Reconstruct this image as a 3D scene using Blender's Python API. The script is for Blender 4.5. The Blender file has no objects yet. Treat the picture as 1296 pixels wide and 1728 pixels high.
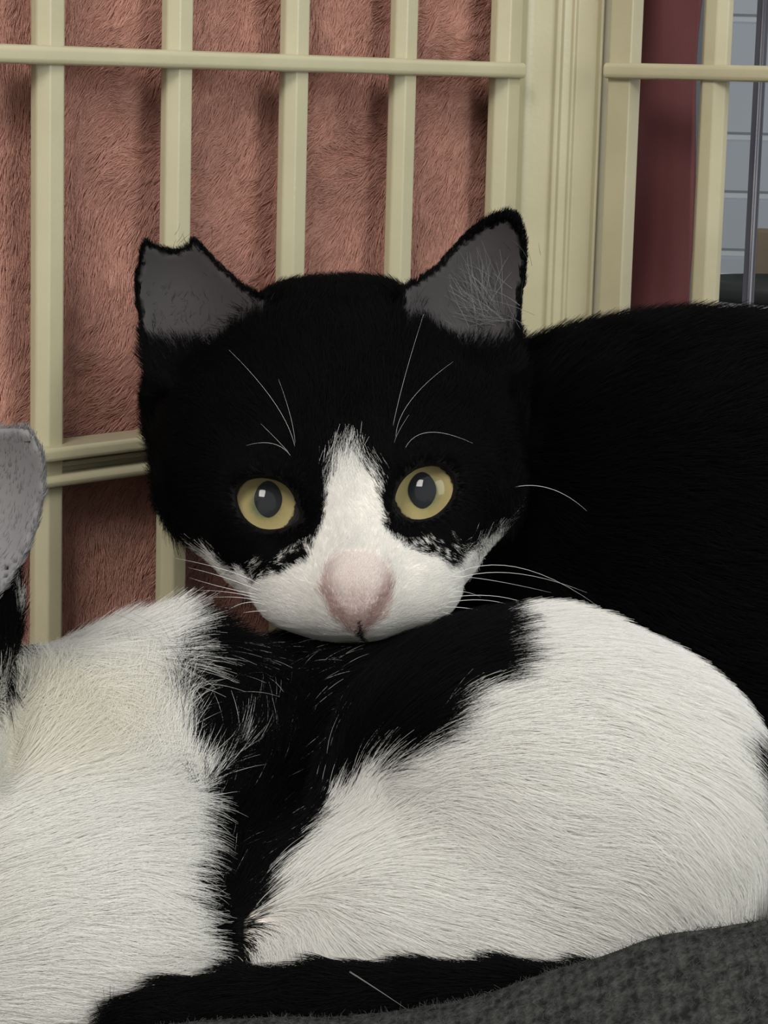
import bpy, math, random
import numpy as np
from mathutils import Matrix, Vector

# ------------------------------------------------------------------ camera
FPX = 4186.0                      # focal length in pixels of the 1296x1728 frame
CX, CY = 648.0, 864.0
PITCH, ROLL, CAM_H = math.radians(9.9), math.radians(1.55), 0.163
cF = np.array([0, math.cos(PITCH), -math.sin(PITCH)])
_r0 = np.array([1.0, 0, 0]); _u0 = np.cross(_r0, cF)
cR = math.cos(ROLL) * _r0 + math.sin(ROLL) * _u0
cU = np.cross(cR, cF)
CAM = np.array([0, 0, CAM_H])
scene = bpy.context.scene
col = scene.collection
cd = bpy.data.cameras.new('camera'); cam = bpy.data.objects.new('camera', cd); col.objects.link(cam)
cd.sensor_fit = 'VERTICAL'; cd.sensor_height = 36.0; cd.sensor_width = 27.0
cd.lens = FPX / 1728 * 36.0; cd.clip_start = 0.01; cd.clip_end = 50
_m = Matrix.Identity(4)
for i in range(3):
    _m[i][0], _m[i][1], _m[i][2], _m[i][3] = cR[i], cU[i], -cF[i], CAM[i]
cam.matrix_world = _m
scene.camera = cam

# ------------------------------------------------------------------ light
wd = bpy.data.worlds.new('room_light'); scene.world = wd; wd.use_nodes = True
wd.node_tree.nodes['Background'].inputs[0].default_value = (0.95, 0.97, 1.0, 1)
wd.node_tree.nodes['Background'].inputs[1].default_value = 0.57

def area(name, loc, target, size, power, colr, sy=None):
    l = bpy.data.lights.new(name, 'AREA'); l.energy = power; l.color = colr
    l.shape = 'RECTANGLE'; l.size = size; l.size_y = sy or size
    o = bpy.data.objects.new(name, l); col.objects.link(o); o.location = loc
    o.rotation_euler = (Vector(target) - Vector(loc)).to_track_quat('-Z', 'Y').to_euler()
    return o
area('ceiling_lamp', (-0.30, -0.72, 0.98), (0.0, 0.5, 0.1), 0.40, 13.0, (1.0, 0.965, 0.91), 0.50)
area('window_light', (0.68, -0.02, 0.42), (0.0, 0.6, 0.12), 0.45, 3.2, (0.95, 1.0, 0.96), 0.55)
scene.cycles.adaptive_threshold = 0.04; scene.cycles.diffuse_bounces = 3; scene.cycles.glossy_bounces = 2; scene.cycles.max_bounces = 6

vs = scene.view_settings
vs.view_transform = 'Standard'; vs.look = 'None'; vs.exposure = 0.20; vs.gamma = 1.0; vs.use_curve_mapping = False

# ------------------------------------------------------------------ helpers
def to_world(P):                   # camera space in mm (right, up, depth) -> world metres
    P = np.asarray(P, float) / 1000.0
    return CAM + P[..., 0:1] * cR + P[..., 1:2] * cU + P[..., 2:3] * cF

def dir_world(D):
    D = np.asarray(D, float)
    return D[..., 0:1] * cR + D[..., 1:2] * cU + D[..., 2:3] * cF

def C(px, py, Z):                  # pixel + distance (mm) -> camera space mm
    return np.array([(px - CX) * Z / FPX, (CY - py) * Z / FPX, Z], float)

def W(px, py, Z):
    return to_world(C(px, py, Z))

def pix(P):
    return CX + FPX * P[..., 0] / P[..., 2], CY - FPX * P[..., 1] / P[..., 2]

def tag(o, label=None, cat=None, group=None, kind=None):
    if label: o['label'] = label
    if cat: o['category'] = cat
    if group: o['group'] = group
    if kind: o['kind'] = kind
    return o

def empty(name, loc):
    o = bpy.data.objects.new(name, None); col.objects.link(o); o.location = loc
    o.empty_display_size = 0.02
    return o

def link(name, data, parent=None, mat=None):
    o = bpy.data.objects.new(name, data); col.objects.link(o)
    if mat is not None: data.materials.append(mat)
    if parent is not None:
        o.parent = parent
        o.matrix_parent_inverse = Matrix.Translation(-_abs_loc(parent))
    return o

def _abs_loc(o):
    l = Vector(o.location)
    if o.parent: l = l                       # children keep identity placement
    return l if o.parent is None else Vector((0, 0, 0))

def mesh_obj(name, verts, faces, mat, parent=None, smooth=True):
    me = bpy.data.meshes.new(name)
    me.from_pydata([tuple(v) for v in verts], [], [tuple(f) for f in faces])
    me.update()
    if smooth: me.polygons.foreach_set('use_smooth', np.ones(len(me.polygons), bool))
    return link(name, me, parent, mat)

def lattice(seed):
    return np.random.default_rng(seed).random((32, 32, 32)).astype(np.float32)
_lat = {}
def vnoise(P, size, seed=0):       # smooth value noise 0..1 with cell size `size`
    if seed not in _lat: _lat[seed] = lattice(seed)
    G = _lat[seed]
    q = np.asarray(P) / size
    i = np.floor(q).astype(np.int64); f = (q - i); f = f * f * (3 - 2 * f)
    out = 0
    for a in (0, 1):
        wa = f[..., 0] if a else 1 - f[..., 0]
        for b in (0, 1):
            wb = f[..., 1] if b else 1 - f[..., 1]
            for c in (0, 1):
                wc = f[..., 2] if c else 1 - f[..., 2]
                out = out + wa * wb * wc * G[(i[..., 0] + a) % 32, (i[..., 1] + b) % 32, (i[..., 2] + c) % 32]
    return out

def poly_sd(px, py, poly):         # signed distance to a polygon (negative inside), in pixels
    poly = np.asarray(poly, float); n = len(poly)
    d = np.full(px.shape, 1e18); s = np.ones(px.shape)
    j = n - 1
    for i in range(n):
        ex, ey = poly[j] - poly[i]
        wx, wy = px - poly[i, 0], py - poly[i, 1]
        t = np.clip((wx * ex + wy * ey) / (ex * ex + ey * ey), 0, 1)
        d = np.minimum(d, (wx - ex * t) ** 2 + (wy - ey * t) ** 2)
        c1 = py >= poly[i, 1]; c2 = py < poly[j, 1]; c3 = ex * wy > ey * wx
        s = np.where((c1 & c2 & c3) | (~c1 & ~c2 & ~c3), -s, s)
        j = i
    return s * np.sqrt(d)

def sstep(x, a, b):
    t = np.clip((x - a) / (b - a), 0, 1)
    return t * t * (3 - 2 * t)

# ------------------------------------------------------------------ materials
def new_mat(name):
    m = bpy.data.materials.new(name); m.use_nodes = True
    nt = m.node_tree
    return m, nt, nt.nodes['Principled BSDF']

def N(nt, typ, **kw):
    n = nt.nodes.new(typ)
    for k, v in kw.items(): setattr(n, k, v)
    return n

def plain(name, c, rough=0.5, spec=0.5, metal=0.0, bump=None, var=None):
    m, nt, b = new_mat(name)
    b.inputs['Base Color'].default_value = (*c, 1)
    b.inputs['Roughness'].default_value = rough
    b.inputs['Specular IOR Level'].default_value = spec
    b.inputs['Metallic'].default_value = metal
    tc = N(nt, 'ShaderNodeTexCoord')
    if var:                                          # (scale, second colour, detail)
        nz = N(nt, 'ShaderNodeTexNoise'); nz.inputs['Scale'].default_value = var[0]; nz.inputs['Detail'].default_value = var[2]
        nt.links.new(tc.outputs['Object'], nz.inputs['Vector'])
        cr = N(nt, 'ShaderNodeValToRGB'); cr.color_ramp.elements[0].position = .3; cr.color_ramp.elements[1].position = .7
        cr.color_ramp.elements[0].color = (*c, 1); cr.color_ramp.elements[1].color = (*var[1], 1)
        nt.links.new(nz.outputs['Fac'], cr.inputs['Fac']); nt.links.new(cr.outputs['Color'], b.inputs['Base Color'])
    if bump:                                         # (scale, strength, distance)
        nz = N(nt, 'ShaderNodeTexNoise'); nz.inputs['Scale'].default_value = bump[0]; nz.inputs['Detail'].default_value = 4
        nt.links.new(tc.outputs['Object'], nz.inputs['Vector'])
        bp = N(nt, 'ShaderNodeBump'); bp.inputs['Strength'].default_value = bump[1]; bp.inputs['Distance'].default_value = bump[2]
        nt.links.new(nz.outputs['Fac'], bp.inputs['Height']); nt.links.new(bp.outputs['Normal'], b.inputs['Normal'])
    return m

def attr_mat(name, attr, rough=0.6, spec=0.2):
    m, nt, b = new_mat(name)
    a = N(nt, 'ShaderNodeAttribute', attribute_name=attr)
    nt.links.new(a.outputs['Color'], b.inputs['Base Color'])
    b.inputs['Roughness'].default_value = rough; b.inputs['Specular IOR Level'].default_value = spec
    return m

M = {}
M['cream'] = plain('cream_plastic', (0.43, 0.39, 0.255), 0.27, 0.5, var=(60, (0.47, 0.43, 0.285), 3), bump=(900, 0.12, 0.0004))
def fur_mat(name, tl, gloss):
    m = bpy.data.materials.new(name); m.use_nodes = True; nt = m.node_tree; nt.nodes.clear()
    out = N(nt, 'ShaderNodeOutputMaterial'); a = N(nt, 'ShaderNodeAttribute', attribute_name='fcol')
    d = N(nt, 'ShaderNodeBsdfPrincipled'); d.inputs['Roughness'].default_value = .55; d.inputs['Specular IOR Level'].default_value = gloss
    t = N(nt, 'ShaderNodeBsdfTranslucent'); mx = N(nt, 'ShaderNodeMixShader'); mx.inputs[0].default_value = tl
    nt.links.new(a.outputs['Color'], d.inputs['Base Color']); nt.links.new(a.outputs['Color'], t.inputs['Color'])
    nt.links.new(d.outputs[0], mx.inputs[1]); nt.links.new(t.outputs[0], mx.inputs[2]); nt.links.new(mx.outputs[0], out.inputs['Surface'])
    return m
M['fur'] = fur_mat('cat_fur', .4, .10)
M['skin'] = attr_mat('cat_skin', 'coat', 0.65, 0.06)
M['pile'] = attr_mat('plush_pile', 'fcol', 0.75, 0.1)
M['plush_base'] = plain('plush_backing', (0.36, 0.165, 0.125), 0.9, 0.05)
M['maroon'] = plain('maroon_cloth', (0.092, 0.029, 0.031), 0.75, 0.2, var=(9, (0.105, 0.034, 0.036), 3), bump=(1500, 0.15, 0.0004))
M['whisker'] = plain('whisker_hair', (0.85, 0.83, 0.80), 0.4, 0.4)
M['dull_hair'] = plain('dull_hair', (0.10, 0.097, 0.09), 0.4, 0.4)
M['steel'] = plain('steel_rod', (0.06, 0.06, 0.07), 0.3, 0.5, 0.7, var=(40, (0.09, 0.085, 0.095), 3))
M['slate'] = plain('slate_frame', (0.10, 0.115, 0.135), 0.45, 0.4, var=(20, (0.13, 0.145, 0.165), 3))
M['tile'] = plain('grey_tile', (0.27, 0.30, 0.335), 0.35, 0.4, var=(4, (0.32, 0.35, 0.38), 2))
M['grout'] = plain('tile_grout', (0.42, 0.45, 0.48), 0.8, 0.2, var=(30, (0.47, 0.5, 0.52), 2))
M['dark'] = plain('dark_tray', (0.013, 0.014, 0.013), 0.5, 0.3, var=(30, (0.02, 0.02, 0.018), 2))
M['wood'] = plain('brown_board', (0.11, 0.085, 0.055), 0.6, 0.3, var=(30, (0.14, 0.105, 0.065), 3))
M['white_ledge'] = plain('pale_ledge', (0.45, 0.47, 0.50), 0.5, 0.3, var=(30, (0.5, 0.52, 0.54), 2))
M['floor'] = plain('floor_sheet', (0.25, 0.23, 0.2), 0.6, 0.3, var=(14, (0.3, 0.28, 0.25), 3))

def blanket_mat():
    m, nt, b = new_mat('grey_knit')
    tc = N(nt, 'ShaderNodeTexCoord')
    n1 = N(nt, 'ShaderNodeTexNoise'); n1.inputs['Scale'].default_value = 420; n1.inputs['Detail'].default_value = 5
    wv = N(nt, 'ShaderNodeTexWave'); wv.inputs['Scale'].default_value = 190; wv.inputs['Distortion'].default_value = 6; wv.inputs['Detail'].default_value = 3
    wv.inputs['Detail Scale'].default_value = 4
    for n in (n1, wv): nt.links.new(tc.outputs['Object'], n.inputs['Vector'])
    mx = N(nt, 'ShaderNodeMath', operation='MULTIPLY_ADD'); mx.inputs[1].default_value = 0.16
    nt.links.new(wv.outputs['Fac'], mx.inputs[0]); nt.links.new(n1.outputs['Fac'], mx.inputs[2])
    cr = N(nt, 'ShaderNodeValToRGB'); cr.color_ramp.elements[0].position = .38; cr.color_ramp.elements[1].position = .95
    cr.color_ramp.elements[0].color = (0.014, 0.014, 0.013, 1); cr.color_ramp.elements[1].color = (0.075, 0.075, 0.071, 1)
    nt.links.new(mx.outputs[0], cr.inputs['Fac']); nt.links.new(cr.outputs['Color'], b.inputs['Base Color'])
    b.inputs['Roughness'].default_value = 0.95; b.inputs['Specular IOR Level'].default_value = 0.05
    bp = N(nt, 'ShaderNodeBump'); bp.inputs['Strength'].default_value = 0.7; bp.inputs['Distance'].default_value = 0.0012
    nt.links.new(mx.outputs[0], bp.inputs['Height']); nt.links.new(bp.outputs['Normal'], b.inputs['Normal'])
    return m
M['knit'] = blanket_mat()

def iris_mat():                    # radial in the eye's own object space: x,y across, z forward; unit = iris radius
    m, nt, b = new_mat('iris')
    tc = N(nt, 'ShaderNodeAttribute', attribute_name='iris_uv')
    ln = N(nt, 'ShaderNodeVectorMath', operation='LENGTH'); nt.links.new(tc.outputs['Vector'], ln.inputs[0])
    nz = N(nt, 'ShaderNodeTexNoise'); nz.inputs['Scale'].default_value = 7; nz.inputs['Detail'].default_value = 5
    nt.links.new(tc.outputs['Vector'], nz.inputs['Vector'])
    ma = N(nt, 'ShaderNodeMath', operation='MULTIPLY_ADD'); ma.inputs[1].default_value = 0.16; 
    nt.links.new(nz.outputs['Fac'], ma.inputs[0]); nt.links.new(ln.outputs['Value'], ma.inputs[2])
    cr = N(nt, 'ShaderNodeValToRGB'); e = cr.color_ramp.elements
    e[0].position = 0.45; e[0].color = (0.14, 0.17, 0.08, 1)
    e[1].position = 0.66; e[1].color = (0.38, 0.315, 0.13, 1)
    for p, c in ((0.95, (0.50, 0.405, 0.19, 1)), (1.02, (0.25, 0.20, 0.09, 1)), (1.12, (0.03, 0.025, 0.02, 1))):
        x = e.new(p); x.color = c
    nt.links.new(ma.outputs[0], cr.inputs['Fac']); nt.links.new(cr.outputs['Color'], b.inputs['Base Color'])
    b.inputs['Roughness'].default_value = 0.5; b.inputs['Specular IOR Level'].default_value = 0.1
    return m
M['iris'] = iris_mat()
M['pupil'] = plain('pupil_black', (0.004, 0.005, 0.007), 0.4, 0.2)
M['eyewhite'] = plain('eye_rim', (0.22, 0.205, 0.25), 0.3, 0.4)

def cornea_mat():
    m = bpy.data.materials.new('cornea'); m.use_nodes = True; nt = m.node_tree
    nt.nodes.clear()
    out = N(nt, 'ShaderNodeOutputMaterial'); tr = N(nt, 'ShaderNodeBsdfTransparent'); gl = N(nt, 'ShaderNodeBsdfGlossy')
    gl.inputs['Roughness'].default_value = 0.03
    fr = N(nt, 'ShaderNodeFresnel'); fr.inputs['IOR'].default_value = 1.38
    mx = N(nt, 'ShaderNodeMixShader')
    nt.links.new(fr.outputs[0], mx.inputs[0]); nt.links.new(tr.outputs[0], mx.inputs[1]); nt.links.new(gl.outputs[0], mx.inputs[2])
    nt.links.new(mx.outputs[0], out.inputs['Surface'])
    return m
M['cornea'] = cornea_mat()

# ------------------------------------------------------------------ the setting
def box(name, x0, x1, y0, y1, z0, z1, mat, parent=None):
    v = [(x, y, z) for x in (x0, x1) for y in (y0, y1) for z in (z0, z1)]
    f = [(0, 1, 3, 2), (4, 6, 7, 5), (0, 4, 5, 1), (2, 3, 7, 6), (0, 2, 6, 4), (1, 5, 7, 3)]
    return mesh_obj(name, v, f, mat, parent, False)

tag(box('floor', -1.6, 1.6, -1.2, 2.3, -0.06, -0.02, M['floor']), kind='structure')
wall_back = tag(box('wall_back', -1.6, 1.6, 2.06, 2.16, -0.02, 1.6, M['grout']), kind='structure')

# tiles of the back wall where the cage lets it be seen
tw, th, gap = 0.098, 0.0455, 0.0045
tme = None
for r in range(-4, 10):
    for c in range(-3, 6):
        x = 0.268 + c * tw + (tw / 2 if r % 2 else 0); z = 0.10 + r * (th + 0.002)
        if z < 0: continue
        a, b2 = tw / 2 - gap / 2, th / 2 - gap / 4
        k = 0.002
        if tme is None:
            v = [(-a, 0, -b2), (a, 0, -b2), (a, 0, b2), (-a, 0, b2), (-a + k, -.0022, -b2 + k), (a - k, -.0022, -b2 + k), (a - k, -.0022, b2 - k), (-a + k, -.0022, b2 - k)]
            f = [(4, 5, 6, 7), (0, 1, 5, 4), (1, 2, 6, 5), (2, 3, 7, 6), (3, 0, 4, 7)]
            tme = bpy.data.meshes.new('tile'); tme.from_pydata(v, [], f); tme.materials.append(M['tile'])
        o = bpy.data.objects.new('tile', tme); col.objects.link(o)
        o.parent = wall_back; o.location = (x, 2.0595, z)

# ------------------------------------------------------------------ the cage
def ray_at(px, py, Z): return W(px, py, Z)
vp = (3692 * cR + 628 * cU + 4186 * cF); dL = vp[:2] / np.linalg.norm(vp[:2])   # along the left panel, away to the right
nL = np.array([dL[1], -dL[0]])                                                 # into the cage
dRt = np.array([dL[1], -dL[0]]); nR = -dL                                      # right panel: runs toward us to the right; faces left
O_L = W(890, 300, 680)[:2]
O_R = W(1040, 300, 676)[:2]

cage = empty('pet_cage', (float(O_L[0]), float(O_L[1]), 0.0))
tag(cage, 'cream plastic barred pet cage with corner post behind the kittens', 'pet cage')

def extrude(name, prof, O, da, dn, z0, z1, mat, parent):   # closed profile (a along panel, b into the cage) in metres, vertical
    p = [O + a * da + b * dn for a, b in prof]; n = len(p)
    v = [(q[0], q[1], z0) for q in p] + [(q[0], q[1], z1) for q in p]
    f = [(i, (i + 1) % n, n + (i + 1) % n, n + i) for i in range(n)] + [tuple(range(n))[::-1], tuple(range(n, 2 * n))]
    return bevel(mesh_obj(name, v, f, mat, parent, False))

def bevel(o, w=0.00045):
    m = o.modifiers.new('bevel', 'BEVEL'); m.width = w; m.segments = 2; m.limit_method = 'ANGLE'; m.angle_limit = math.radians(20)
    o.data.polygons.foreach_set('use_smooth', np.ones(len(o.data.polygons), bool))
    w2 = o.modifiers.new('wn', 'WEIGHTED_NORMAL'); w2.keep_sharp = False
    return o

def bar_prof(w_front, ch, side, a0):
    h = w_front / 2
    return [(a0 - h - ch, -ch - side + .0035), (a0 - h - ch, -ch + .0035), (a0 - h, .0035), (a0 + h, .0035), (a0 + h + ch, -ch + .0035), (a0 + h + ch, -ch - side + .0035)]

def hrail(name, a0, a1, z0, z1, b0, b1, O, da, dn, mat, parent, ch=0.0008, w=0.0006):
    # horizontal rail running a0..a1; its section is a chamfered rectangle b0..b1, z0..z1
    sec = [(b0, z0), (b1 - ch, z0), (b1, z0 + ch), (b1, z1 - ch), (b1 - ch, z1), (b0, z1)]
    n = len(sec); v = []
    for a in (a0, a1):
        for b, z in sec:
            q = O + a * da + b * dn; v.append((q[0], q[1], z))
    f = [(i, n + i, n + (i + 1) % n, (i + 1) % n) for i in range(n)] + [tuple(range(n)), tuple(range(n, 2 * n))[::-1]]
    return bevel(mesh_obj(name, v, f, mat, parent, False), w)

ZT = 0.30
def zat(px, py, Z): return float(W(px, py, Z)[2])
def depth_on(O, da, px):           # depth where the pixel column px meets a panel plane (at image row 300)
    lo, hi = 300.0, 1500.0
    nn = np.array([da[1], -da[0]])
    f = lambda Z: float(np.dot(W(px, 300, Z)[:2] - O, nn))
    a, b = f(lo), f(hi)
    for _ in range(60):
        m = (lo + hi) / 2
        if (f(m) > 0) == (a > 0): lo = m
        else: hi = m
    return lo
def a_on(O, da, px): return float(np.dot(W(px, 300, depth_on(O, da, px))[:2] - O, da))

# left panel; a runs toward the corner
stile_prof = bar_prof(0.0050, 0.0026, 0.0025, a_on(O_L, dL, 846))
left = extrude('side_panel', stile_prof, O_L, dL, nL, 0.001, ZT, M['cream'], cage)
left['label'] = 'end upright of the barred side panel'
bars_px = [672, 490, 294, 78, -164, -430]
for p in bars_px:
    extrude('bar', bar_prof(0.0040, 0.0021, 0.0022, a_on(O_L, dL, p)), O_L, dL, nL, 0.001, ZT, M['cream'], left)
aL0, aL1 = a_on(O_L, dL, -620), a_on(O_L, dL, 872)
zr = zat(435, 105, depth_on(O_L, dL, 435))
hrail('rail', aL0, a_on(O_L, dL, 856), zr - .0021, zr + .0021, -.002, .0055, O_L, dL, nL, M['cream'], left)
dz = depth_on(O_L, dL, 150)
zu, zl = zat(150, 768, dz - 4), zat(150, 817, dz - 4)
hrail('rail', aL0, aL1 - .004, zu - .0016, zu + .0016, -.004, .0068, O_L, dL, nL, M['cream'], left, .0006)
hrail('rail', aL0, aL1 - .004, zl - .0014, zl + .0014, -.004, .0058, O_L, dL, nL, M['cream'], left, .0008)
hrail('rail_web', aL0, aL1 - .004, zl, zu, -.004, .0012, O_L, dL, nL, M['cream'], left, .0004)
hrail('rail_rib', aL0, aL1 - .004, (zl + zu) / 2 - .0006, (zl + zu) / 2 + .0006, -.002, .0024, O_L, dL, nL, M['cream'], left, .0002, .0002)
hrail('rail', aL0, aL1, .004, .014, -.004, .005, O_L, dL, nL, M['cream'], left)

# corner post: a plan outline in world metres
post_px = [(866, 672), (872, 676.5), (880, 680), (893, 681), (926, 681.5), (931, 680.0), (938, 680.0), (942, 681.5), (955, 682), (958, 681.2), (962, 681.2), (966, 682.3), (998, 681), (1004, 678.5), (1009, 678.5), (1010, 684), (1024, 686), (1024, 700), (868, 700)]
pp = [W(a, 300, z)[:2] for a, z in post_px]
extrude('corner_post', [(q[0], q[1]) for q in pp], np.zeros(2), np.array([1., 0]), np.array([0, 1.]), 0.0, ZT, M['cream'], cage)

# right panel; a runs toward us to the right
aR = lambda px: a_on(O_R, dRt, px)
st = [(aR(1027), -.004), (aR(1027), .0022), (aR(1030), .0028), (aR(1066), .0028), (aR(1065) + .0003, .0006), (aR(1065) + .0003, -.0022)]
right = extrude('side_panel', st, O_R, dRt, nR, 0.001, ZT, M['cream'], cage)
right['label'] = 'end upright of the side panel by the maroon cloth'
for p in (1200, 1372):
    extrude('bar', bar_prof(0.0036, 0.0022, 0.0022, aR(p)), O_R, dRt, nR, 0.001, ZT, M['cream'], right)
zrr = zat(1150, 122, depth_on(O_R, dRt, 1150))
hrail('rail', aR(1028), aR(1480), zrr - .0021, zrr + .0021, -.002, .0052, O_R, dRt, nR, M['cream'], right)
hrail('rail', aR(1015), aR(1480), .004, .014, -.004, .005, O_R, dRt, nR, M['cream'], right)

# ------------------------------------------------------------------ hair curves
HAIR_TOTAL = [0]
def hair_obj(name, P, rad_root, rad_tip, colr, mat, parent, label=None):
    # P: (n, k, 3) world metres; colr: (n, 3)
    n, k, _ = P.shape
    hc = bpy.data.hair_curves.new(name)
    hc.add_curves([k] * n)
    hc.position_data.foreach_set('vector', P.astype(np.float32).ravel())
    r = hc.attributes.new('radius', 'FLOAT', 'POINT')
    t = np.linspace(0, 1, k)
    rr = np.asarray(rad_root).reshape(-1, 1) * (1 - t) + np.asarray(rad_tip).reshape(-1, 1) * t
    rr = np.broadcast_to(rr, (n, k))
    r.data.foreach_set('value', rr.astype(np.float32).ravel())
    ca = hc.attributes.new('fcol', 'FLOAT_COLOR', 'CURVE')
    c4 = np.ones((n, 4), np.float32); c4[:, :3] = colr
    ca.data.foreach_set('color', c4.ravel())
    o = link(name, hc, parent, mat)
    tag(o, label=label, kind='stuff')
    HAIR_TOTAL[0] += n
    return o

# ------------------------------------------------------------------ plush blanket behind the left panel
def plush():
    root = empty('plush_blanket', (float(O_L[0] - .1), float(O_L[1] - .12), 0.0))
    tag(root, 'salmon pink plush blanket hung behind the cream bars', 'blanket')
    a0, a1, z0, z1 = aL0, aL1 + .004, 0.0, 0.285
    na, nz = 150, 120
    A, Z = np.meshgrid(np.linspace(a0, a1, na), np.linspace(z0, z1, nz), indexing='ij')
    q = np.stack([A * 1000, Z * 1000, np.zeros_like(A)], -1)
    B = -0.0085 + 0.0018 * (vnoise(q, 38, 11) - .5) + 0.0010 * (vnoise(q * np.array([1, .7, 1]), 13, 12) - .5)
    P = np.zeros(A.shape + (3,))
    P[..., :2] = O_L + A[..., None] * dL + B[..., None] * nL; P[..., 2] = Z
    idx = np.arange(na * nz).reshape(na, nz)
    f = np.stack([idx[:-1, :-1], idx[1:, :-1], idx[1:, 1:], idx[:-1, 1:]], -1).reshape(-1, 4)
    o = mesh_obj('backing', P.reshape(-1, 3), f, M['plush_base'], root)
    sol = o.modifiers.new('thick', 'SOLIDIFY'); sol.thickness = 0.003; sol.offset = -1 if True else 1
    # pile
    rng = np.random.default_rng(5); n = 340000
    ua, uz = a0 + rng.random(n) * (a1 - a0), z0 + .02 + rng.random(n) * (z1 - z0 - .02)
    qq = np.stack([ua * 1000, uz * 1000, np.zeros(n)], -1)
    b = -0.0085 + 0.0018 * (vnoise(qq, 38, 11) - .5) + 0.0010 * (vnoise(qq * np.array([1, .7, 1]), 13, 12) - .5)
    th = -2.35 + 1.5 * (vnoise(qq, 24, 13) - .5) + .55 * (vnoise(qq, 6, 14) - .5) + 0.9 * (vnoise(qq, 2.2, 15) - .5) + rng.normal(0, .12, n)
    lift = 0.40 + 0.25 * (vnoise(qq, 5, 16) - .5)
    L = 0.0032 * (0.75 + .5 * rng.random(n)) * (0.8 + .5 * vnoise(qq, 7, 17))
    pts = []
    for t in (0, .4, .75, 1.0):
        lf = lift * (1 - .55 * t)
        da = L * t * np.cos(th) * np.sqrt(1 - lf ** 2); dzz = L * t * np.sin(th) * np.sqrt(1 - lf ** 2); db = L * t * lf
        w = np.zeros((n, 3)); w[:, :2] = O_L + (ua + da)[:, None] * dL + (b + db)[:, None] * nL; w[:, 2] = uz + dzz
        pts.append(w)
    base = np.array([0.55, 0.29, 0.225])
    c = base * (0.82 + .3 * rng.random((n, 1))) * (0.92 + .18 * vnoise(qq, 9, 18))[:, None]
    hair_obj('pile', np.stack(pts, 1), np.full(n, 6e-5), np.full(n, 2.5e-5), c, M['pile'], root)
plush()

# maroon cloth outside the right panel
def maroon():
    pts_top = [(1040, 690), (1075, 688), (1110, 686), (1140, 681), (1158, 678), (1163, 680)]
    rows = 40; nx = 40
    v = []
    for r in range(rows):
        t = r / (rows - 1); z = 0.0 + t * 0.30
        for i in range(nx):
            s = i / (nx - 1)
            px = 1030 + s * (1172 - 1030)
            Z = 700 - 10 * s
            w = W(px, 300, Z)
            q = np.array([[s * 100, z * 1000, 0.0]])
            fold = 0.0020 * math.sin(z * 75 - s * 4.2) + 0.004 * float(vnoise(q, 40, 31)[0] - .5)
            edge = 0.0010 * math.sin(z * 30) * s * s
            v.append((w[0] + edge, w[1] + fold, z))
    f = [(r * nx + i, r * nx + i + 1, (r + 1) * nx + i + 1, (r + 1) * nx + i) for r in range(rows - 1) for i in range(nx - 1)]
    o = mesh_obj('maroon_cloth', v, f, M['maroon'])
    sol = o.modifiers.new('thick', 'SOLIDIFY'); sol.thickness = 0.0022
    tag(o, 'dark maroon cloth hanging behind the end of the cage', 'cloth')
maroon()

def vpole(name, px0, py0, px1, py1, Z, r, mat, label, cat, seg=14, box_d=None):
    a = W(px0, py0, Z); 
    rings = []
    zs = [-0.02, 0.02, 0.024, 0.45]
    rs = [r * 1.35, r * 1.35, r, r]
    v = []
    for z, rr in zip(zs, rs):
        for k in range(seg):
            an = 2 * math.pi * k / seg
            v.append((a[0] + rr * math.cos(an), a[1] + rr * math.sin(an), z))
    f = [(j * seg + k, j * seg + (k + 1) % seg, (j + 1) * seg + (k + 1) % seg, (j + 1) * seg + k) for j in range(3) for k in range(seg)]
    f += [tuple(range(seg))[::-1], tuple(range(3 * seg, 4 * seg))]
    o = mesh_obj(name, v, f, mat)
    return tag(o, label, cat)
vpole('steel_rod', 1275, 260, 1262, 520, 790, 0.0019, M['steel'], 'thin grey steel rod standing upright outside the cage', 'rod')
def slate():
    a = W(1172, 250, 760)
    o = box('slate_frame', a[0] - .0022, a[0] + .0022, a[1] - .004, a[1] + .004, -0.02, 0.40, M['slate'])
    bevel(o, .0008); tag(o, 'narrow dark slate upright beside the maroon cloth', 'frame')
slate()
def shelf_things():
    # low pale ledge in front of the tiled wall, a dark tray on it, a brown board leaning behind
    zL = zat(1240, 522, 1500)
    y = float(W(1240, 522, 1500)[1]); x = float(W(1240, 522, 1500)[0])
    o = box('ledge', x - .30, x + .45, y, y + .30, -0.02, zL, M['white_ledge']); bevel(o, .004)
    tag(o, 'low pale ledge against the grey tiled wall', 'ledge')
    n = 20; v = []; f = []
    prof = [(0.0, 0.0), (.042, 0.0), (.047, .004), (.048, .0105), (.044, .0125), (.040, .009), (0.0, .006)]
    cx, cy = x + .045, y + .07
    for (r, z) in prof:
        for k in range(n):
            an = 2 * math.pi * k / n
            v.append((cx + r * 1.25 * math.cos(an), cy + r * math.sin(an), zL + z * 1.1))
    for j in range(len(prof) - 1):
        for k in range(n):
            f.append((j * n + k, j * n + (k + 1) % n, (j + 1) * n + (k + 1) % n, (j + 1) * n + k))
    tag(mesh_obj('tray', v, f, M['dark']), 'shallow black tray on the pale ledge', 'tray')
    b = W(1300, 415, 1640)
    o = box('brown_board', b[0] - .011, b[0] + .06, b[1] - .01, b[1] + .01, zL, b[2] + .011, M['wood'])
    bevel(o, .002); tag(o, 'brown wooden board standing on the pale ledge', 'board')
shelf_things()

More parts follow.
